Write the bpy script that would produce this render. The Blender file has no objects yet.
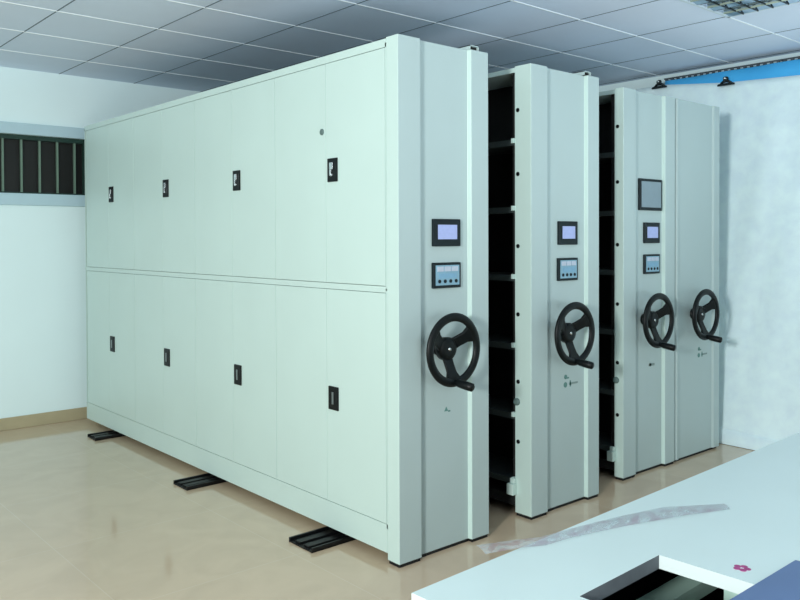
import bpy, math, random
from mathutils import Vector, Matrix
random.seed(7)
S = bpy.context.scene
COL = S.collection
PI = math.pi

# ------------------------------------------------------------------ materials
def lin(c):
    return tuple(((v / 12.92) if v <= 0.04045 else ((v + 0.055) / 1.055) ** 2.4) for v in c)

def mat(name, rgb, rough=0.5, metal=0.0, noise=0.0, nscale=8.0, spec=0.5, bump=0.0, coat=0.0):
    """Procedural material: base colour gently varied by noise in object space."""
    m = bpy.data.materials.new(name); m.use_nodes = True
    nt = m.node_tree; b = nt.nodes['Principled BSDF']
    c = lin(rgb)
    b.inputs['Roughness'].default_value = rough
    b.inputs['Metallic'].default_value = metal
    b.inputs['Specular IOR Level'].default_value = spec
    b.inputs['Coat Weight'].default_value = coat
    tc = nt.nodes.new('ShaderNodeTexCoord')
    nz = nt.nodes.new('ShaderNodeTexNoise'); nz.inputs['Scale'].default_value = nscale
    nz.inputs['Detail'].default_value = 4
    nt.links.new(tc.outputs['Object'], nz.inputs['Vector'])
    r = nt.nodes.new('ShaderNodeValToRGB')
    r.color_ramp.elements[0].color = tuple(v * (1 - noise) for v in c) + (1,)
    r.color_ramp.elements[1].color = tuple(min(1, v * (1 + noise)) for v in c) + (1,)
    r.color_ramp.elements[0].position = 0.3; r.color_ramp.elements[1].position = 0.7
    nt.links.new(nz.outputs['Fac'], r.inputs['Fac'])
    nt.links.new(r.outputs['Color'], b.inputs['Base Color'])
    if bump:
        bp = nt.nodes.new('ShaderNodeBump'); bp.inputs['Strength'].default_value = bump
        bp.inputs['Distance'].default_value = 0.01
        nt.links.new(nz.outputs['Fac'], bp.inputs['Height'])
        nt.links.new(bp.outputs['Normal'], b.inputs['Normal'])
    return m

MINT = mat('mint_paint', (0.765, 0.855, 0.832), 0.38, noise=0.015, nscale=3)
MINT_F = mat('mint_front', (0.690, 0.765, 0.765), 0.40, noise=0.015, nscale=3)  # darker than mint_paint, weaker light on the fronts put into the colour
SHELF = mat('shelf_shaded', (0.20, 0.235, 0.23), 0.55, noise=0.03)  # darkened colour stands in for shade between the rows
INNER = mat('inner_shade', (0.05, 0.06, 0.06), 0.8, noise=0.05)  # near-black colour stands in for shade inside the cabinets
SEAM = mat('seam_shadow_gap', (0.50, 0.60, 0.58), 0.7, noise=0.03)
BLACK = mat('black_plastic', (0.02, 0.045, 0.05), 0.42, noise=0.1, nscale=20, spec=0.25)
BLACKM = mat('black_frame', (0.04, 0.10, 0.12), 0.45, noise=0.08, nscale=20, spec=0.25)
GAPDARK = mat('gap_black', (0.03, 0.035, 0.035), 0.8, noise=0.1)  # near-black stand-in for shade in gaps and hollows
STEEL = mat('chrome_steel', (0.86, 0.88, 0.88), 0.25, 1.0, noise=0.03)
GREYM = mat('grey_metal', (0.55, 0.60, 0.60), 0.35, 0.7, noise=0.05)
RAILM = mat('black_track_steel', (0.045, 0.05, 0.06), 0.45, 0.3, noise=0.2, nscale=12)
LAV = mat('lavender_display', (0.66, 0.71, 0.90), 0.25, noise=0.04, nscale=60)
GREYSC = mat('grey_display', (0.50, 0.58, 0.62), 0.22, noise=0.03, nscale=20)
KEYBLUE = mat('keypad_blue', (0.47, 0.65, 0.76), 0.4, noise=0.05, nscale=60)
KEYTOP = mat('keypad_pale', (0.72, 0.76, 0.82), 0.4, noise=0.05, nscale=60)
KEYBACK = mat('keypad_back', (0.50, 0.66, 0.74), 0.4, noise=0.05, nscale=60)
LATCH = mat('latch_dull_teal', (0.36, 0.45, 0.44), 0.6, noise=0.08)
TEAL = mat('teal_print', (0.36, 0.53, 0.51), 0.6, noise=0.1, nscale=50)
GREYPR = mat('grey_print', (0.50, 0.58, 0.57), 0.6, noise=0.1, nscale=50)
WALL = mat('white_wall_paint', (0.90, 0.98, 0.99), 0.85, noise=0.012, nscale=2)
CASING = mat('window_casing_paint', (0.72, 0.83, 0.87), 0.7, noise=0.02)
BASEB = mat('tan_baseboard_tile', (0.70, 0.66, 0.54), 0.35, noise=0.06, nscale=6)
WINFR = mat('dark_green_frame', (0.10, 0.22, 0.19), 0.5, noise=0.06)
BARM = mat('grey_green_bars', (0.42, 0.52, 0.46), 0.5, noise=0.06)
GLASS = mat('night_glass', (0.03, 0.035, 0.03), 0.5, noise=0.2, nscale=3)
DESK = mat('desk_laminate', (0.80, 0.875, 0.872), 0.30, noise=0.012, nscale=4)
DESKE = mat('desk_edge_band', (0.82, 0.87, 0.87), 0.4, noise=0.01)
DESKIN = mat('desk_dark_panel', (0.045, 0.05, 0.05), 0.7, noise=0.1)
DESKSHADE = mat('desk_edge_shaded', (0.34, 0.37, 0.39), 0.8, noise=0.1, nscale=30)  # grey puts shade into the colour of the cut-out's far wall
DESKMINT = mat('desk_steel_mint', (0.70, 0.83, 0.79), 0.5, noise=0.04)
BLUEF = mat('blue_folder_card', (0.34, 0.44, 0.60), 0.5, noise=0.05)
BANNER = mat('bright_blue_cloth', (0.30, 0.74, 1.0), 0.7, noise=0.06, nscale=5)
CLIPM = mat('dark_clip_steel', (0.16, 0.19, 0.20), 0.3, 0.6, noise=0.1)
CRAIL = mat('dark_rail_metal', (0.30, 0.33, 0.35), 0.5, 0.4, noise=0.1)
PINK = mat('magenta_print', (0.62, 0.25, 0.48), 0.6, noise=0.2, nscale=80)
TILE = mat('ceiling_tile', (0.86, 0.91, 0.98), 0.9, noise=0.02, nscale=2)
TBARL = mat('ceiling_bar_light', (0.95, 0.98, 1.0), 0.7, noise=0.02)
TBARD = mat('ceiling_groove_dark', (0.38, 0.45, 0.50), 0.9, noise=0.04)
MIRROR = mat('lamp_reflector', (0.72, 0.78, 0.86), 0.10, 1.0, noise=0.05, nscale=14)
LAMPW = mat('lamp_housing', (0.80, 0.86, 0.90), 0.5, noise=0.02)
TUBE = mat('lamp_tube_off', (0.80, 0.86, 0.80), 0.25, noise=0.02)

def floor_material():
    m = bpy.data.materials.new('glossy_beige_tile'); m.use_nodes = True
    nt = m.node_tree; b = nt.nodes['Principled BSDF']; L = nt.links.new
    tc = nt.nodes.new('ShaderNodeTexCoord')
    br = nt.nodes.new('ShaderNodeTexBrick')
    br.offset = 0.0; br.squash = 1.0
    br.inputs['Scale'].default_value = 1.0
    br.inputs['Brick Width'].default_value = 0.8; br.inputs['Row Height'].default_value = 0.8
    br.inputs['Mortar Size'].default_value = 0.0022; br.inputs['Mortar Smooth'].default_value = 0.3
    br.inputs['Color1'].default_value = lin((0.80, 0.715, 0.61)) + (1,)
    br.inputs['Color2'].default_value = lin((0.805, 0.72, 0.615)) + (1,)
    br.inputs['Mortar'].default_value = lin((0.825, 0.755, 0.66)) + (1,)
    mp = nt.nodes.new('ShaderNodeMapping'); mp.inputs['Location'].default_value = (0.25, 0.37, 0)
    L(tc.outputs['Object'], mp.inputs['Vector']); L(mp.outputs['Vector'], br.inputs['Vector'])
    nz = nt.nodes.new('ShaderNodeTexNoise'); nz.inputs['Scale'].default_value = 3.5
    nz.inputs['Detail'].default_value = 6; nz.inputs['Distortion'].default_value = 1.2
    L(tc.outputs['Object'], nz.inputs['Vector'])
    rp = nt.nodes.new('ShaderNodeValToRGB')
    rp.color_ramp.elements[0].color = (0.95, 0.95, 0.95, 1); rp.color_ramp.elements[1].color = (1.03, 1.03, 1.03, 1)
    rp.color_ramp.elements[0].position = 0.35; rp.color_ramp.elements[1].position = 0.65
    L(nz.outputs['Fac'], rp.inputs['Fac'])
    mx = nt.nodes.new('ShaderNodeMix'); mx.data_type = 'RGBA'; mx.blend_type = 'MULTIPLY'
    mx.inputs[0].default_value = 1.0
    L(br.outputs['Color'], mx.inputs[6]); L(rp.outputs['Color'], mx.inputs[7])
    L(mx.outputs[2], b.inputs['Base Color'])
    b.inputs['Roughness'].default_value = 0.09
    b.inputs['Specular IOR Level'].default_value = 0.8
    return m

def sheet_material():
    m = mat('white_backdrop_cloth', (0.89, 0.97, 1.0), 0.75, noise=0.05, nscale=11, bump=0.6)
    return m

def film_material():
    m = bpy.data.materials.new('clear_protective_film'); m.use_nodes = True
    nt = m.node_tree; b = nt.nodes['Principled BSDF']; L = nt.links.new
    tc = nt.nodes.new('ShaderNodeTexCoord')
    nz = nt.nodes.new('ShaderNodeTexNoise'); nz.inputs['Scale'].default_value = 55
    nz.inputs['Detail'].default_value = 3
    mp = nt.nodes.new('ShaderNodeMapping'); mp.inputs['Scale'].default_value = (0.6, 1.0, 1.0)
    L(tc.outputs['Object'], mp.inputs['Vector']); L(mp.outputs['Vector'], nz.inputs['Vector'])
    rp = nt.nodes.new('ShaderNodeValToRGB')
    rp.color_ramp.elements[0].position = 0.42; rp.color_ramp.elements[0].color = lin((0.74, 0.79, 0.81)) + (1,)
    rp.color_ramp.elements[1].position = 0.66; rp.color_ramp.elements[1].color = lin((0.60, 0.45, 0.55)) + (1,)
    L(nz.outputs['Fac'], rp.inputs['Fac']); L(rp.outputs['Color'], b.inputs['Base Color'])
    b.inputs['Alpha'].default_value = 0.45
    b.inputs['Roughness'].default_value = 0.2
    return m

# ------------------------------------------------------------------ mesh builder
class MB:
    def __init__(self):
        self.v = []; self.f = []; self.mi = []; self.m = 0; self.sm = []
        self.smooth = False
    def mat(self, i): self.m = i; return self
    def _add(self, vs, fs, smooth=None):
        o = len(self.v); self.v += [tuple(p) for p in vs]
        for f in fs:
            self.f.append(tuple(o + i for i in f)); self.mi.append(self.m)
            self.sm.append(self.smooth if smooth is None else smooth)
        return self
    def box(self, x0, x1, y0, y1, z0, z1):
        vs = [(x, y, z) for z in (z0, z1) for y in (y0, y1) for x in (x0, x1)]
        return self._add(vs, [(0, 2, 3, 1), (4, 5, 7, 6), (0, 1, 5, 4), (2, 6, 7, 3), (0, 4, 6, 2), (1, 3, 7, 5)])
    def prism(self, pts, z0, z1):
        """plan polygon (counter-clockwise) extruded in z"""
        n = len(pts)
        vs = [(x, y, z0) for x, y in pts] + [(x, y, z1) for x, y in pts]
        fs = [tuple(range(n))[::-1], tuple(range(n, 2 * n))]
        fs += [(i, (i + 1) % n, n + (i + 1) % n, n + i) for i in range(n)]
        return self._add(vs, fs)
    def tube(self, path, rad, n=12, closed=False, caps=True):
        """round tube through points; rad is a number or one per point"""
        P = [Vector(p) for p in path]; k = len(P)
        R = rad if isinstance(rad, (list, tuple)) else [rad] * k
        o = []; up = None
        for i in range(k):
            a = P[(i - 1) % k] if (closed or i > 0) else P[i]
            b = P[(i + 1) % k] if (closed or i < k - 1) else P[i]
            t = (b - a).normalized()
            if up is None:
                up = Vector((0, 0, 1)) if abs(t.z) < 0.9 else Vector((1, 0, 0))
            x = t.cross(up)
            if x.length < 1e-4: x = t.cross(Vector((0, 1, 0)))
            x.normalize(); y = x.cross(t).normalized(); up = y
            for j in range(n):
                a_ = 2 * PI * j / n
                o.append(P[i] + (x * math.cos(a_) + y * math.sin(a_)) * R[i])
        fs = []
        for i in range(k if closed else k - 1):
            i2 = (i + 1) % k
            for j in range(n):
                j2 = (j + 1) % n
                fs.append((i * n + j, i2 * n + j, i2 * n + j2, i * n + j2))
        self._add(o, fs, True)
        if not closed and caps:
            b = len(self.v) - len(o)
            self.f.append(tuple(b + j for j in range(n))); self.mi.append(self.m); self.sm.append(False)
            self.f.append(tuple(b + (k - 1) * n + j for j in range(n))[::-1]); self.mi.append(self.m); self.sm.append(False)
        return self
    def torus(self, c, axis, R, r, n=48, k=14, ra=None):
        ra = ra or r
        c = Vector(c); a = Vector(axis).normalized()
        u = a.orthogonal().normalized(); w = a.cross(u)
        vs = []
        for i in range(n):
            t = 2 * PI * i / n; d = u * math.cos(t) + w * math.sin(t)
            for j in range(k):
                s = 2 * PI * j / k
                vs.append(c + d * (R + r * math.cos(s)) + a * (ra * math.sin(s)))
        fs = [(i * k + j, ((i + 1) % n) * k + j, ((i + 1) % n) * k + (j + 1) % k, i * k + (j + 1) % k) for i in range(n) for j in range(k)]
        return self._add(vs, fs, True)
    def lathe(self, prof, c, axis, n=24):
        """prof: (distance along axis, radius)"""
        c = Vector(c); a = Vector(axis).normalized()
        return self.tube([c + a * d for d, _ in prof], [max(r, 1e-5) for _, r in prof], n)
    def quad(self, a, b, c, d):
        return self._add([a, b, c, d], [(0, 1, 2, 3)])
    def build(self, name, mats, parent=None, bevel=0.0, loc=None):
        me = bpy.data.meshes.new(name)
        me.from_pydata(self.v, [], self.f); me.update()
        for m in (mats if isinstance(mats, (list, tuple)) else [mats]): me.materials.append(m)
        for p, i, s in zip(me.polygons, self.mi, self.sm): p.material_index = i; p.use_smooth = s
        import bmesh
        bm = bmesh.new(); bm.from_mesh(me); bmesh.ops.recalc_face_normals(bm, faces=bm.faces); bm.to_mesh(me); bm.free()
        o = bpy.data.objects.new(name, me); COL.objects.link(o)
        if parent: o.parent = parent
        if loc: o.location = loc
        if bevel:
            b = o.modifiers.new('edge', 'BEVEL'); b.width = bevel; b.segments = 2; b.limit_method = 'ANGLE'
            b.angle_limit = math.radians(40)
        return o

def tag(o, label, cat, group=None, kind=None):
    o['label'] = label; o['category'] = cat
    if group: o['group'] = group
    if kind: o['kind'] = kind
    return o
def struct(o):
    o['kind'] = 'structure'; return o
def thing(name, loc, label, cat, group=None):
    o = bpy.data.objects.new(name, None); COL.objects.link(o); o.location = loc
    o.empty_display_size = 0.1
    return tag(o, label, cat, group)

# ------------------------------------------------------------------ room
FZ = -0.015            # floor level
HC = 2.71              # ceiling level
YB = 3.90              # back wall
XR = 3.567             # right wall
XL, YF = -3.6, -4.6    # room continues left of and behind the camera

struct(MB().box(XL, XR + 0.1, YF, YB + 0.1, FZ - 0.1, FZ).build('floor', floor_material()))

# ceiling: tiles with light cross bars (along x) and dark grooves (along y)
GS, GX, GY = 0.6028, -0.1195, 2.7126
cm = MB().box(XL, XR + 0.1, YF, YB + 0.1, HC, HC + 0.1)
cm.mat(1)
k = math.ceil((YF - GY) / GS)
while GY + k * GS < YB:
    y = GY + k * GS; cm.box(XL, XR, y - 0.0045, y + 0.0045, HC - 0.003, HC + 0.001); k += 1
cm.mat(2)
k = math.ceil((XL - GX) / GS)
while GX + k * GS < XR:
    x = GX + k * GS; cm.box(x - 0.0035, x + 0.0035, YF, YB, HC - 0.0015, HC + 0.001); k += 1
struct(cm.build('ceiling', [TILE, TBARL, TBARD]))

# back wall with the window opening
WX0, WX1, WZ0, WZ1 = -0.98, 0.085, 1.768, 2.215
w = MB()
w.box(XL, WX0, YB, YB + 0.12, FZ, HC); w.box(WX1, XR + 0.1, YB, YB + 0.12, FZ, HC)
w.box(WX0, WX1, YB, YB + 0.12, FZ, WZ0); w.box(WX0, WX1, YB, YB + 0.12, WZ1, HC)
struct(w.build('wall_back', WALL))
struct(MB().box(XR, XR + 0.12, YF, YB, FZ, HC).build('wall_right', WALL))
struct(MB().box(XL, XR, YB - 0.012, YB, FZ, 0.078).build('baseboard_back', BASEB, bevel=0.003))
# casing: lintel and sill bands standing proud of the wall
t = MB().box(WX0 - 0.08, WX1 + 0.06, YB - 0.02, YB, WZ1, WZ1 + 0.085)
t.box(WX0 - 0.08, WX1 + 0.06, YB - 0.03, YB, WZ0 - 0.09, WZ0)
t.box(WX1, WX1 + 0.06, YB - 0.02, YB, WZ0, WZ1); t.box(WX0 - 0.08, WX0, YB - 0.02, YB, WZ0, WZ1)
struct(t.build('trim_1', CASING, bevel=0.004))
win = bpy.data.objects.new('window_1', None); COL.objects.link(win); win.location = (0, YB + 0.05, WZ0); win['kind'] = 'structure'
h = WZ1 - WZ0
f = MB().box(WX0, WX1, -0.03, 0.03, 0, 0.012).box(WX0, WX1, -0.03, 0.03, h - 0.035, h)
f.box(WX0, WX0 + 0.015, -0.03, 0.03, 0, h).box(WX1 - 0.012, WX1, -0.03, 0.03, 0, h)
f.build('window_frame', WINFR, win)
b = MB(); x = 0.005
while x > WX0 + 0.05:
    b.box(x - 0.007, x + 0.007, -0.022, 0.0, 0.012, h - 0.035); x -= 0.133
b.build('window_bars', BARM, win)
MB().box(WX0 + 0.01, WX1 - 0.01, 0.012, 0.02, 0.01, h - 0.02).build('pane', GLASS, win)

# ------------------------------------------------------------------ archive cabinets
H = 2.296; W = 0.565; RD = 0.023      # height, front width, depth of the recessed centre of each front
L_END = 3.70
BAY0, BAY = 0.080, 0.90

def ngon_disc(m, c, r, n, y0, y1, rot=0.0):
    pts = [(c[0] + r * math.cos(2 * PI * i / n + rot), c[1] + r * math.sin(2 * PI * i / n + rot)) for i in range(n)]
    vs = [(x, y0, z) for x, z in pts] + [(x, y1, z) for x, z in pts]
    fs = [tuple(range(n)), tuple(range(n, 2 * n))[::-1]] + [(i, n + i, n + (i + 1) % n, (i + 1) % n) for i in range(n)]
    m._add(vs, fs)

def handwheel(root, cx, cz=0.920):
    Y = -0.082
    wheel = MB().torus((cx, Y, cz), (0, 1, 0), 0.146, 0.0195, 56, 16, 0.0125).build('handwheel', BLACK, root)
    hb = MB().lathe([(0.026, 0.034), (0.004, 0.034), (0.0, 0.026), (-0.012, 0.026), (-0.016, 0.052), (-0.044, 0.054), (-0.053, 0.046), (-0.056, 0.028), (-0.056, 0.0)], (cx, 0, cz), (0, 1, 0), 28)
    hb.build('hub', BLACK, wheel)
    MB().lathe([(-0.054, 0.009), (-0.059, 0.008), (-0.060, 0.0)], (cx, 0, cz), (0, 1, 0), 16).build('hub_bolt', STEEL, wheel)
    for a in (270, 30, 150):
        d = Vector((math.cos(math.radians(a)), 0, math.sin(math.radians(a)))); s = Vector((0, 1, 0)).cross(d)
        sp = MB(); c = Vector((cx, 0, cz))
        # flat tapering arm, widening again where it meets the rim
        st = [(0.030, 0.030, -0.034), (0.065, 0.027, -0.050), (0.100, 0.028, -0.067), (0.122, 0.040, -0.077), (0.145, 0.064, -0.082)]
        vs = []
        for r, hw, y in st:
            for sg, dy in ((-1, -0.008), (1, -0.008), (1, 0.008), (-1, 0.008)):
                vs.append(c + d * r + s * (hw * sg) + Vector((0, y + dy, 0)))
        fs = [(0, 1, 2, 3), (16, 19, 18, 17)]
        for i in range(4):
            for j in range(4):
                fs.append((i * 4 + j, i * 4 + 4 + j, i * 4 + 4 + (j + 1) % 4, i * 4 + (j + 1) % 4))
        sp._add(vs, fs); sp.build('spoke', BLACK, wheel, bevel=0.006)
    hx, hz = cx - 0.004, cz - 0.140
    p0 = Vector((hx, Y + 0.004, hz)); p1 = Vector((hx + 0.030, Y - 0.095, hz - 0.020)); dv = p1 - p0
    MB().tube([p0, p0 + dv * 0.22, p0 + dv * 0.3, p0 + dv * 0.75, p0 + dv * 0.95, p1], [0.013, 0.014, 0.018, 0.0195, 0.0185, 0.011], 16).build('crank_handle', BLACK, wheel)
    return wheel

def display(root, x0, x1, z0, z1):
    m = MB().box(x0, x1, RD - 0.014, RD + 0.004, z0, z1)
    s = m.build('display_frame', BLACKM, root, bevel=0.003)
    MB().box(x0 + 0.026, x1 - 0.026, RD - 0.0165, RD - 0.010, z0 + 0.032, z1 - 0.026).build('screen', LAV, s)
    return s

def keypad(root, x0, x1, z0, z1):
    fr = MB().box(x0, x1, RD - 0.014, RD + 0.004, z0, z1).build('keypad', BLACKM, root, bevel=0.003)
    a, b_ = x0 + 0.013, x1 - 0.013; y0, y1 = RD - 0.016, RD - 0.010
    MB().box(a, b_, y0, y1, z0 + 0.013, z1 - 0.012).build('key_plate', KEYBACK, fr)
    wdt = (b_ - a)
    for i in range(3):
        x = a + 0.008 + i * (wdt - 0.012) / 3
        MB().box(x, x + (wdt - 0.03) / 3, y0 - 0.002, y0 + 0.002, z1 - 0.040, z1 - 0.018).build('key', KEYTOP, fr)
    MB().box(a + 0.020, b_ - 0.020, y0 - 0.002, y0 + 0.002, z0 + 0.045, z1 - 0.050).build('key_window', KEYBLUE, fr)
    for i in range(4):
        m = MB(); ngon_disc(m, (a + wdt * (i + 0.62) / 4.25, z0 + 0.031), 0.0085, 12, y0 - 0.003, y0 + 0.002)
        m.build('button', BLACKM, fr)
    return fr

def emblem(root, kind, x, z, r=None):
    """small printed marks below the handwheel"""
    r = RD if r is None else r
    y0, y1 = r - 0.0012, r + 0.001
    m = MB()
    if kind == 'single':
        ngon_disc(m, (x, z), 0.014, 3, y0, y1, PI / 2); m.box(x + 0.012, x + 0.026, y0, y1, z - 0.012, z - 0.005)
        m.build('printed_mark', TEAL, root)
    elif kind == 'pale':
        m.box(x - 0.030, x + 0.034, y0, y1, z - 0.009, z + 0.006); ngon_disc(m, (x - 0.014, z), 0.012, 8, y0, y1)
        m.build('printed_mark', GREYPR, root)
    else:
        ngon_disc(m, (x, z), 0.013, 8, y0, y1); m.box(x + 0.010, x + 0.028, y0, y1, z - 0.011, z - 0.003)
        m.build('printed_mark', TEAL, root)
        m = MB(); ngon_disc(m, (x - 0.002, z - 0.042), 0.015, 10, y0, y1); ngon_disc(m, (x + 0.040, z - 0.040), 0.010, 6, y0, y1)
        m.box(x + 0.036, x + 0.044, y0, y1, z - 0.056, z - 0.022)
        m.mat(1); m.box(x + 0.052, x + 0.105, y0, y1, z - 0.045, z - 0.034)
        m.build('printed_mark', [TEAL, GREYPR], root)

def end_panel(root, w, xs0=0.131, xs1=0.446, depth=0.080, last=False):
    r = RD
    pts = [(0, 0), (xs0, 0), (xs0 + 0.004, r), (xs1 - 0.004, r), (xs1, 0), (w, 0), (w, depth), (0, depth)]
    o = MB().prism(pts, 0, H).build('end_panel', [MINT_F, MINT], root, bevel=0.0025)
    for p in o.data.polygons:          # left-facing faces lighter, side light put into the colour
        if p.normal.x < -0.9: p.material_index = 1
    # black strip put in for the dark gap under the panel
    e = 0.005
    MB().prism([(e, e), (xs0 - e, e), (xs0 - e, r + e), (xs1 + e, r + e), (xs1 + e, e), (w - e, e), (w - e, depth - e), (e, depth - e)], FZ, 0.001).build('floor_gap_strip', GAPDARK, root)
    return o

def top_bracket(root):
    m = MB()
    x0, x1, y0, y1, z1 = 0.448, 0.508, 0.004, 0.092, H + 0.021
    m.box(x0, x0 + 0.004, y0, y1, H, z1); m.box(x1 - 0.003, x1, y0, y1, H, z1); m.box(x0, x1, y0, y1, z1 - 0.004, z1)
    m.box(x0, x1, y1 - 0.004, y1, H, z1)
    m.mat(1); m.box(x0 + 0.005, x1 - 0.004, y0 + 0.012, y1 - 0.006, H, z1 - 0.005)  # black filler stands in for the dark hollow
    m.build('top_bracket', [MINT_F, GAPDARK], root)

def lock(door, y, z, lever):
    m = MB(); yw, zh = 0.076, 0.112
    m.box(-0.007, 0.004, y - yw / 2, y + yw / 2, z - zh / 2, z + zh / 2)
    m.build('lock_plate', BLACK, door, bevel=0.003)
    if lever:
        m = MB(); m.box(-0.014, -0.006, y - 0.012, y + 0.014, z + 0.002, z + 0.036)
        m.box(-0.014, -0.006, y + 0.002, y + 0.014, z - 0.028, z + 0.004)
        m.box(-0.012, -0.006, y - 0.006, y + 0.012, z - 0.030, z - 0.018)
        m.build('lock_lever', STEEL, door, bevel=0.003)
    else:
        m = MB(); m.box(-0.011, -0.006, y - 0.006, y + 0.006, z - 0.028, z + 0.030)
        m.build('lock_lever', GREYM, door, bevel=0.002)

def carcass(root, w, y0, y1, inner_from=None):
    """open frame: base, top, uprights every bay, dark centre divider"""
    m = MB()
    m.box(0.004, w - 0.004, y0, y1, H - 0.030, H - 0.006)
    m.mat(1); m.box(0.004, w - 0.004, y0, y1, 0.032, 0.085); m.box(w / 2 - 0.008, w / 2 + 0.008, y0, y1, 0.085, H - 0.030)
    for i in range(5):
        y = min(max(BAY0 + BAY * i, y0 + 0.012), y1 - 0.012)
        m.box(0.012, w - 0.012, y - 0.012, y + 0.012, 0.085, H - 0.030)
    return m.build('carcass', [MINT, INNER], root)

# --- first row: closed swing doors along its whole left flank
c1 = thing('archive_cabinet', (0, 0, 0), 'frontmost pale mint archive cabinet with closed double doors along its long left side', 'cabinet', 'rolling archive cabinets')
end_panel(c1, W + 0.003, xs1=0.452); top_bracket(c1)
m = MB()
m.box(0.022, W - 0.004, BAY0, L_END, 0.030, 0.085)
m.mat(1); m.box(0.022, 0.030, BAY0, L_END, 0.085, H - 0.006)       # dark behind the door gaps
m.mat(0)
m.box(0.030, W - 0.004, BAY0, L_END, H - 0.030, H - 0.006); m.box(0.030, W - 0.004, L_END - 0.02, L_END, 0.085, H - 0.03)
m.mat(2); m.box(0.28, 0.296, BAY0, L_END - 0.02, 0.085, H - 0.03)
for i in range(4): m.box(0.03, W - 0.012, BAY0 + BAY * i, BAY0 + BAY * i + 0.02, 0.085, H - 0.03)
m.build('carcass', [MINT, SEAM, INNER], c1)
g = 0.0018
m = MB(); m.box(0.0, 0.022, BAY0, L_END, 0.030, 0.157 - g); m.build('plinth', MINT, c1)
m = MB(); m.box(0.0, 0.022, BAY0, L_END, 2.252 + g, H - 0.006); m.build('top_rail', MINT, c1)
m = MB(); m.box(0.0, 0.022, BAY0 + 0.007, L_END - 0.012, 1.176 + g, 1.207 - g); m.build('middle_rail', MINT, c1)
for zz in ((0.157, 1.176), (1.207, 2.252)):
    for yy in (BAY0, L_END - 0.008):
        MB().box(0.0, 0.022, yy, yy + 0.006, zz[0] - 0.02, zz[1] + 0.02).build('side_stile', MINT, c1)
for (z0, z1, zl, up) in ((1.207, 2.252, 1.742, True), (0.157, 1.176, 0.657, False)):
    for i in range(4):
        ys = BAY0 + BAY * i
        e0 = 0.008 if i == 0 else 0.0
        e1 = 0.010 if i == 3 else 0.0
        for (a, b_) in ((ys + e0 + 0.0016, ys + BAY / 2 - 0.0010), (ys + BAY / 2 + 0.0010, ys + BAY - 0.0016 - e1)):
            d = MB().box(0.0, 0.020, a, b_, z0 + 0.0005, z1 - 0.0005).build('door', MINT, c1, bevel=0.0012)
            if a < ys + 0.2:
                lock(d, ys + BAY / 2 - 0.058, zl, up)
            elif i == 0 and up:
                m = MB(); m.lathe([(0.001, 0.016), (-0.004, 0.015), (-0.006, 0.008)], (0, 0.559, 1.93), (1, 0, 0), 14)
                m.build('door_stud', LATCH, d)
display(c1, 0.218, 0.390, 1.380, 1.504); keypad(c1, 0.216, 0.391, 1.190, 1.306)
handwheel(c1, 0.253); emblem(c1, 'single', 0.306, 0.630)

# --- rows 2 and 3: open shelving, left face seen through the gaps
def open_row(loc, label, w, ret, last_y, xs1, clips=True):
    c = thing('archive_cabinet', loc, label, 'cabinet', 'rolling archive cabinets')
    end_panel(c, w, xs1=xs1, depth=ret)
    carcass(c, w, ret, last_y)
    for z in (0.174, 0.512, 0.870, 1.224, 1.576, 1.922):
        s = MB().box(-0.004, w + 0.002, ret + 0.001, last_y - 0.01, z - 0.030, z).build('shelf', SHELF, c)
        if clips: MB().box(-0.008, 0.020, ret + 0.0005, ret + 0.018, z - 0.018, z + 0.006).build('shelf_clip', MINT, s)
    for z in (2.07, 1.744, 1.375, 1.025, 0.679, 0.370):
        MB().lathe([(0.002, 0.011), (-0.003, 0.011), (-0.005, 0.006)], (0, ret - 0.022, z), (1, 0, 0), 12).build('bolt', BLACK, c)
    MB().lathe([(0.002, 0.020), (-0.008, 0.019), (-0.012, 0.010)], (0, ret - 0.014, 0.575), (1, 0, 0), 14).build('latch_knob', LATCH, c)
    m = MB(); m.box(-0.034, 0.0, ret - 0.014, ret + 0.030, 0.094, 0.152); m.box(-0.020, 0.0, ret - 0.010, ret + 0.020, 0.152, 0.178)
    m.build('buffer_block', MINT, c, bevel=0.004)
    return c

c2 = open_row((0.895, 0.011, 0), 'narrow-fronted mint archive cabinet standing alone between the two dark gaps', W + 0.012, 0.108, 3.68, 0.476)
top_bracket(c2)
display(c2, 0.240, 0.398, 1.380, 1.504); keypad(c2, 0.234, 0.400, 1.190, 1.310)
handwheel(c2, 0.252); emblem(c2, 'double', 0.309, 0.676)

c3 = open_row((1.815, 0.083, 0), 'mint archive cabinet with a large grey display above two small panels', W, 0.062, 3.60, 0.454, False)
s = MB().box(0.186, 0.432, RD - 0.014, RD + 0.004, 1.582, 1.773).build('notice_display', BLACKM, c3, bevel=0.003)
MB().box(0.203, 0.415, RD - 0.0165, RD - 0.010, 1.600, 1.757).build('screen', GREYSC, s)
display(c3, 0.241, 0.408, 1.382, 1.508); keypad(c3, 0.241, 0.409, 1.195, 1.314)
handwheel(c3, 0.246); emblem(c3, 'pale', 0.335, 0.636)

# --- row 4: fixed last row without any panel
W4 = 0.545
c4 = thing('archive_cabinet', (2.401, 0.083, 0), 'last mint archive cabinet, no display panels, against the white backdrop sheet', 'cabinet', 'rolling archive cabinets')
pts = [(0, 0.020), (0.006, 0.0), (0.026, 0.0), (0.030, RD * 0.5), (0.462, RD * 0.5), (0.474, 0), (W4, 0), (W4, 0.07), (0, 0.07)]
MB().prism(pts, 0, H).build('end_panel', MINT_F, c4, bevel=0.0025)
MB().box(0.010, W4 - 0.008, 0.018, 0.064, FZ, 0.001).build('floor_gap_strip', GAPDARK, c4)
MB().box(0.004, W4 - 0.003, 0.07, 3.60, 0.030, H - 0.006).build('carcass', MINT, c4)
handwheel(c4, 0.216); emblem(c4, 'double', 0.298, 0.682, RD * 0.5)

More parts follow.
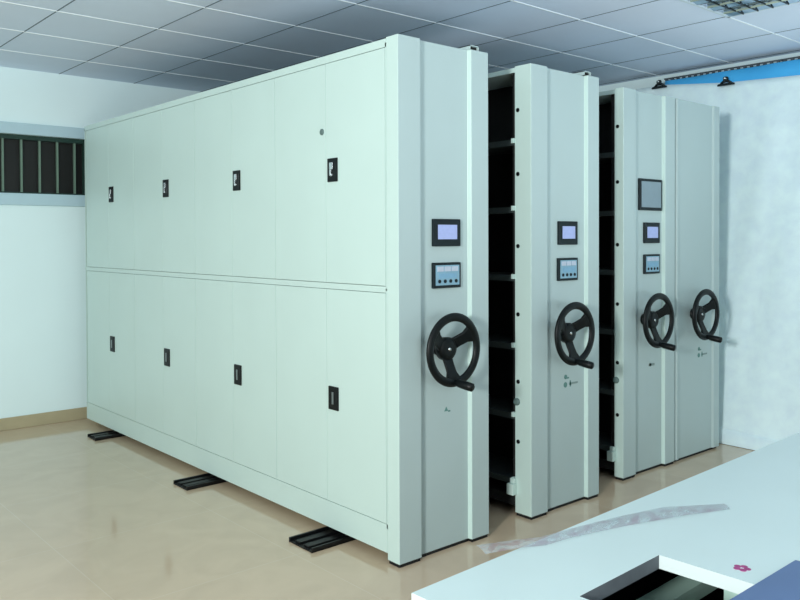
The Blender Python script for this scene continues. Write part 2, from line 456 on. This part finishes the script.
# ------------------------------------------------------------------ floor tracks under all rows
def track(y, hw, label, x0):
    m = MB(); x1 = 2.93
    m.box(x0, x1, y - hw, y + hw, FZ, FZ + 0.007)
    for s in (-1, 1):
        m.box(x0, x1, y + s * hw - 0.012 * (s > 0), y + s * hw + 0.012 * (s < 0), FZ, FZ + 0.022)
        yc = y + s * hw * 0.36
        m.box(x0 + 0.01, x1, yc - 0.020, yc + 0.020, FZ, FZ + 0.017)
    tag(m.build('floor_track', RAILM, None, bevel=0.0015), label, 'rail', 'black floor tracks')
track(0.490, 0.096, 'black twin floor track sticking out nearest the front corner of the cabinet', -0.185)
track(1.712, 0.086, 'black twin floor track sticking out below the middle of the doored side', -0.190)
track(3.195, 0.078, 'black twin floor track emerging nearest the back wall baseboard', -0.152)

# ------------------------------------------------------------------ white backdrop sheet, blue banner, rail, clips
def sheet_x(z):
    t_ = max(0.0, min(1.0, (z - 0.09) / 2.5)); return 3.095 + 0.325 * (t_ ** 0.85)
def top_z(y):
    # top edge held up at the clips, slack between and beyond
    pts = [(-1.2, 2.50), (-0.25, 2.520), (0.266, 2.545), (0.54, 2.575), (0.81, 2.606), (1.2, 2.60), (1.75, 2.58)]
    for (a, za), (b_, zb) in zip(pts, pts[1:]):
        if a <= y <= b_:
            return za + (zb - za) * (y - a) / (b_ - a)
    return 2.5
m = MB(); m.smooth = True
NY, NZ = 90, 60
rows = []
for j in range(NZ + 1):
    r_ = []
    for i in range(NY + 1):
        y = -1.2 + 2.95 * i / NY
        zt = top_z(y); z = FZ + 0.004 + (zt - FZ - 0.004) * j / NZ
        x = sheet_x(z)
        if z < 0.085: x = 3.095 - 0.004
        fl = 0.006 * math.sin(y * 9 + 1.3 * math.sin(z * 2.1)) + 0.004 * math.sin(y * 23 + z * 3) + 0.003 * math.sin(z * 17 + y * 5)
        x += fl * (0.35 + 0.65 * min(1, z / 1.0)) * min(1.0, max(0.0, (zt - z) / 0.35))
        r_.append((min(x, 3.50), y, z))
    rows.append(r_)
vs = [p for r_ in rows for p in r_]
n = NY + 1
m._add(vs, [(j * n + i, j * n + i + 1, (j + 1) * n + i + 1, (j + 1) * n + i) for j in range(NZ) for i in range(NY)], True)
sh = m.build('backdrop_sheet', sheet_material())
so = sh.modifiers.new('cloth', 'SOLIDIFY'); so.thickness = 0.002
tag(sh, 'white wrinkled backdrop sheet hanging to the floor right of the cabinets', 'sheet')
m = MB(); m.smooth = True
vs = []; n = 60
for i in range(n + 1):
    y = -1.2 + 2.95 * i / n; dx = 0.004 * math.sin(y * 11)
    vs += [(3.062 + dx, y, FZ + 0.003), (3.070 + dx, y, 0.070 + 0.006 * math.sin(y * 7)), (3.092, y, 0.086 + 0.006 * math.sin(y * 7))]
m._add(vs, [(3 * i + k_, 3 * i + k_ + 1, 3 * i + 4 + k_, 3 * i + 3 + k_) for i in range(n) for k_ in range(2)], True)
m.build('hem', sheet_material(), sh)
# blue banner cloth behind the sheet's top edge
m = MB(); m.smooth = True
vs = []; n = 40
for i in range(n + 1):
    y = -1.2 + (0.79 + 1.2) * i / n; x = 3.452 + 0.006 * math.sin(y * 14)
    vs += [(x, y, 2.44), (x, y, 2.6365)]
m._add(vs, [(2 * i, 2 * i + 1, 2 * i + 3, 2 * i + 2) for i in range(n)], True)
bn = m.build('blue_banner', BANNER); bn.modifiers.new('cloth', 'SOLIDIFY').thickness = 0.003
tag(bn, 'bright blue cloth strip showing above the white sheet', 'banner')
# rail with little gliders that the cloth hangs from
rail = thing('curtain_rail', (3.452, 0, 2.650), 'thin dark toothed rail along the top of the blue cloth', 'rail')
prof = [(0.80, -0.002), (0.80, 0.008), (-1.25, 0.008), (-1.25, -0.002)]; y = -1.2
while y < 0.78:
    prof += [(y, -0.002), (y, -0.013), (y + 0.022, -0.013), (y + 0.022, -0.002)]; y += 0.048
m = MB(); k = len(prof)
m._add([(-0.006, a, b_) for a, b_ in prof] + [(0.006, a, b_) for a, b_ in prof],
       [tuple(range(k)), tuple(range(k, 2 * k))[::-1]] + [(i, k + i, k + (i + 1) % k, (i + 1) % k) for i in range(k)])
m.build('rail_bar', CRAIL, rail)
for y in (-1.0, -0.1, 0.76): MB().box(0.004, XR - 3.452, y - 0.006, y + 0.006, -0.001, 0.006).build('wall_bracket', CRAIL, rail)
def clip(y, z, label):
    # spring clip: wide jaw bar, round spring body and two raised grips
    x = sheet_x(z) - 0.022
    t_ = thing('spring_clip', (x, y, z), label, 'clip', 'clips on the sheet edge')
    m = MB(); m.tube([(-0.004, -0.064, -0.008), (-0.004, 0.064, -0.008)], 0.007, 10)
    m.box(-0.012, 0.014, -0.056, 0.056, -0.012, 0.002)
    m.build('jaw', CLIPM, t_, bevel=0.002)
    m = MB()
    for sg in (-1, 1):
        m.tube([(-0.002, 0.046 * sg, -0.002), (-0.004, 0.030 * sg, 0.010), (-0.006, 0.012 * sg, 0.018), (-0.006, 0.0, 0.020)], [0.006, 0.008, 0.011, 0.012], 10)
    m.lathe([(-0.019, 0.006), (-0.015, 0.014), (0.0, 0.017), (0.015, 0.014), (0.019, 0.006)], (-0.006, 0.0, 0.034), (0, 1, 0), 14)
    m.build('grip', CLIPM, t_)
    MB().tube([(-0.022, 0.010, 0.034), (-0.022, -0.010, 0.034)], 0.006, 10).build('spring', STEEL, t_)
clip(0.81, 2.592, 'dark metal spring clip at the far left end of the blue strip')
clip(0.266, 2.535, 'dark metal spring clip below the middle of the blue strip, nearer the camera')

# ------------------------------------------------------------------ recessed ceiling lamp
lx1, ly1 = GX + 4 * GS - 0.012, GY - 5 * GS - 0.012
lx0, ly0 = lx1 - GS + 0.024, ly1 - 2 * GS + 0.024
lamp = thing('ceiling_light', ((lx0 + lx1) / 2, (ly0 + ly1) / 2, HC), 'recessed louvred fluorescent ceiling light with mirrored reflectors, unlit', 'light')
hx, hy = (lx1 - lx0) / 2, (ly1 - ly0) / 2
fr = MB()
for (a, b_, c_, d_) in ((-hx, hx, -hy, -hy + 0.016), (-hx, hx, hy - 0.016, hy), (-hx, -hx + 0.016, -hy, hy), (hx - 0.016, hx, -hy, hy)):
    fr.box(a, b_, c_, d_, -0.014, -0.0005)
fr.build('lamp_frame', LAMPW, lamp)
MB().box(-hx + 0.014, hx - 0.014, -hy + 0.014, hy - 0.014, -0.0022, -0.0006).build('back_plate', BLACKM, lamp)
for i in range(3):
    xc = -hx + 0.016 + (i + 0.5) * (2 * hx - 0.032) / 3; rw = (2 * hx - 0.032) / 6 - 0.004
    m = MB(); m.smooth = True; n = 8
    vs = []
    for j in range(n + 1):
        tt = -1 + 2 * j / n
        for y in (-hy + 0.018, hy - 0.018): vs.append((xc + rw * tt, y, -0.003 - 0.011 * tt * tt))
    m._add(vs, [(2 * j, 2 * j + 1, 2 * j + 3, 2 * j + 2) for j in range(n)], True)
    m.build('reflector', MIRROR, lamp)
    MB().tube([(xc, -hy + 0.03, -0.0115), (xc, hy - 0.03, -0.0115)], 0.007, 12).build('lamp_tube', TUBE, lamp)
m = MB(); y = -hy + 0.06
while y < hy - 0.03:
    m.box(-hx + 0.017, hx - 0.017, y - 0.002, y + 0.002, -0.019, -0.010); y += 0.085
m.build('louvre', CLIPM, lamp)

# ------------------------------------------------------------------ desk in the foreground
DZ = 0.72
dx0, dx1, dy0, dy1 = -1.282, 0.62, -2.34, -1.420
hx0, hx1, hy0, hy1 = -1.055, -0.755, -1.868, -1.655
desk = thing('desk', (0, 0, FZ), 'pale mint-white desk with a rectangular cut-out in its top, in front of the cabinets', 'desk')
zt, zb = DZ - FZ, DZ - FZ - 0.030
def plate(x0, x1, y0, y1):
    return None
# one-piece top with the opening
m = MB()
O = [(dx0, dy0), (dx1, dy0), (dx1, dy1), (dx0, dy1)]; I = [(hx0, hy0), (hx1, hy0), (hx1, hy1), (hx0, hy1)]
vs = [(x, y, z) for z in (zb, zt) for ring in (O, I) for x, y in ring]   # outer and inner ring, bottom then top
fs = []
for i in range(4):
    j = (i + 1) % 4
    fs.append((8 + i, 8 + j, 12 + j, 12 + i)); fs.append((i, 4 + i, 4 + j, j))
m._add(vs, fs); m.mat(1)
b0 = len(m.v) - 16
for i in range(4):
    j = (i + 1) % 4
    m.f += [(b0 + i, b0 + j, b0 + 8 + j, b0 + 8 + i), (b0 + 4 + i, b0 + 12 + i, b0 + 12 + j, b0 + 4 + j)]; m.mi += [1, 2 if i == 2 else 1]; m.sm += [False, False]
top = m.build('desk_top', [DESK, DESKE, DESKSHADE], desk)
desk.rotation_euler.z = 0.032
m = MB()
for i in range(5):
    a = 2 * PI * i / 5
    ng = [(-0.694 + 0.011 * math.cos(a) + 0.0075 * math.cos(t_ * PI / 4), -1.811 + 0.011 * math.sin(a) + 0.0075 * math.sin(t_ * PI / 4)) for t_ in range(8)]
    m.prism(ng, zt, zt + 0.0006 + 0.00005 * i)
m.build('printed_flower', PINK, top)
MB().box(dx0 + 0.01, dx0 + 0.035, dy0 + 0.02, dy1 - 0.02, 0, zb).build('side_panel', DESKMINT, desk)  # left panel also put in to keep light out underneath
MB().box(dx1 - 0.035, dx1 - 0.01, dy0 + 0.02, dy1 - 0.02, 0, zb).build('side_panel', DESKMINT, desk)
MB().box(dx0 + 0.035, dx1 - 0.035, dy1 - 0.055, dy1 - 0.035, 0.02, zb).build('far_light_block', DESKIN, desk)  # added unseen panel keeping light from under the desk
MB().box(dx0 + 0.035, dx1 - 0.035, dy0 + 0.03, dy1 - 0.055, 0.05, 0.07).build('dark_under_board', DESKIN, desk)  # added black board, darkens what shows through the cut-out
MB().box(dx0 + 0.035, -0.40, -1.650, -1.592, 0.575, 0.612).build('cross_beam', DESKMINT, desk)
MB().box(-0.552, -0.49, -1.79, -1.705, 0.0, 0.62).build('support_leg', DESKMINT, desk)
MB().box(dx0 + 0.035, dx1 - 0.035, dy0 + 0.03, dy0 + 0.05, 0.02, zb).build('near_light_block', DESKIN, desk)  # added unseen panel closing the near side against light

fold = MB().box(-0.86, -0.52, -2.20, -1.893, DZ + 0.0005, DZ + 0.006).build('folder', BLUEF, bevel=0.002)
tag(fold, 'blue card folder lying on the desk at the near edge of the cut-out', 'folder')

# loose clear film ribbon lying across the far edge of the desk
m = MB(); m.smooth = True
lo = [(-0.985, -1.425), (-0.905, -1.455), (-0.845, -1.480), (-0.770, -1.492), (-0.60, -1.530), (-0.44, -1.585), (-0.300, -1.638)]
hi = [(-0.965, -1.375), (-0.885, -1.412), (-0.815, -1.440), (-0.740, -1.452), (-0.57, -1.478), (-0.42, -1.518), (-0.272, -1.606)]
vs = []
for i, (a, b_) in enumerate(zip(lo, hi)):
    z = DZ + 0.0015 + (0.002 if i % 2 else 0.0)
    mid = ((a[0] + b_[0]) / 2, (a[1] + b_[1]) / 2)
    vs += [(a[0], a[1], z), (mid[0], mid[1], z + 0.003), (b_[0], b_[1], z)]
m._add(vs, [(3 * i + k_, 3 * i + k_ + 1, 3 * i + 3 + k_ + 1, 3 * i + 3 + k_) for i in range(6) for k_ in range(2)], True)
tag(m.build('film_strip', film_material()), 'crumpled translucent film ribbon with faint pink print on the far desk edge', 'film')

# ------------------------------------------------------------------ camera
cam = bpy.data.cameras.new('camera'); co = bpy.data.objects.new('camera', cam); COL.objects.link(co)
R_ = Vector((0.75416022, -0.65668136, -0.00345723)); U_ = Vector((0.01222037, 0.00877027, 0.99988687)); F_ = Vector((0.65657674, 0.75411715, -0.01463908))
mw = Matrix((R_, U_, -F_)).transposed().to_4x4(); mw.translation = Vector((-2.2929, -2.6433, 1.41663))
co.matrix_world = mw
cam.sensor_fit = 'HORIZONTAL'; cam.sensor_width = 36.0; cam.lens = 812.3 * 36 / 800
cam.shift_x = 0; cam.shift_y = -49.72 / 800
cam.clip_start = 0.05; cam.clip_end = 60
S.camera = co

# ------------------------------------------------------------------ light
def area(name, loc, target, size, energy, color):
    d = bpy.data.lights.new(name, 'AREA'); d.shape = 'SQUARE'; d.size = size; d.energy = energy; d.color = color
    o = bpy.data.objects.new(name, d); COL.objects.link(o); o.location = loc
    o.rotation_euler = (Vector(target) - Vector(loc)).to_track_quat('-Z', 'Y').to_euler()
    return o
area('flash_key', (-5.2, -2.55, 2.0), (0.8, 0.6, 1.1), 0.6, 275, (0.97, 1.0, 0.97))
area('front_fill', (0.6, -4.2, 2.3), (1.0, 0.2, 1.1), 1.6, 4, (0.93, 0.98, 1.0))
area('ceiling_fill', (-0.8, -3.9, 1.3), (1.4, -0.6, 2.71), 1.2, 26, (0.90, 0.98, 1.0))  # added unseen lamp, brightens the ceiling
def up_spot(loc, target, energy, size):
    sd = bpy.data.lights.new('ceiling_fill_spot', 'SPOT'); sd.energy = energy; sd.spot_size = size; sd.spot_blend = 1.0  # added unseen spot aimed up to lift ceiling brightness
    sd.shadow_soft_size = 0.3; sd.color = (0.84, 0.95, 1.0)
    o = bpy.data.objects.new('ceiling_fill_spot', sd); COL.objects.link(o); o.location = loc
    o.rotation_euler = (Vector(target) - Vector(loc)).to_track_quat('-Z', 'Y').to_euler()
up_spot((2.1, -2.6, 0.9), (1.62, -0.55, 2.71), 125, 1.62)
up_spot((-1.5, -2.9, 0.8), (-0.2, -0.5, 2.71), 70, 1.15)
wd = bpy.data.worlds.new('world'); S.world = wd; wd.use_nodes = True
wd.node_tree.nodes['Background'].inputs['Color'].default_value = (0.81, 0.945, 0.99, 1)
wd.node_tree.nodes['Background'].inputs['Strength'].default_value = 0.40

S.view_settings.view_transform = 'Standard'
S.view_settings.look = 'None'
S.view_settings.exposure = 0.0
S.view_settings.gamma = 1.0
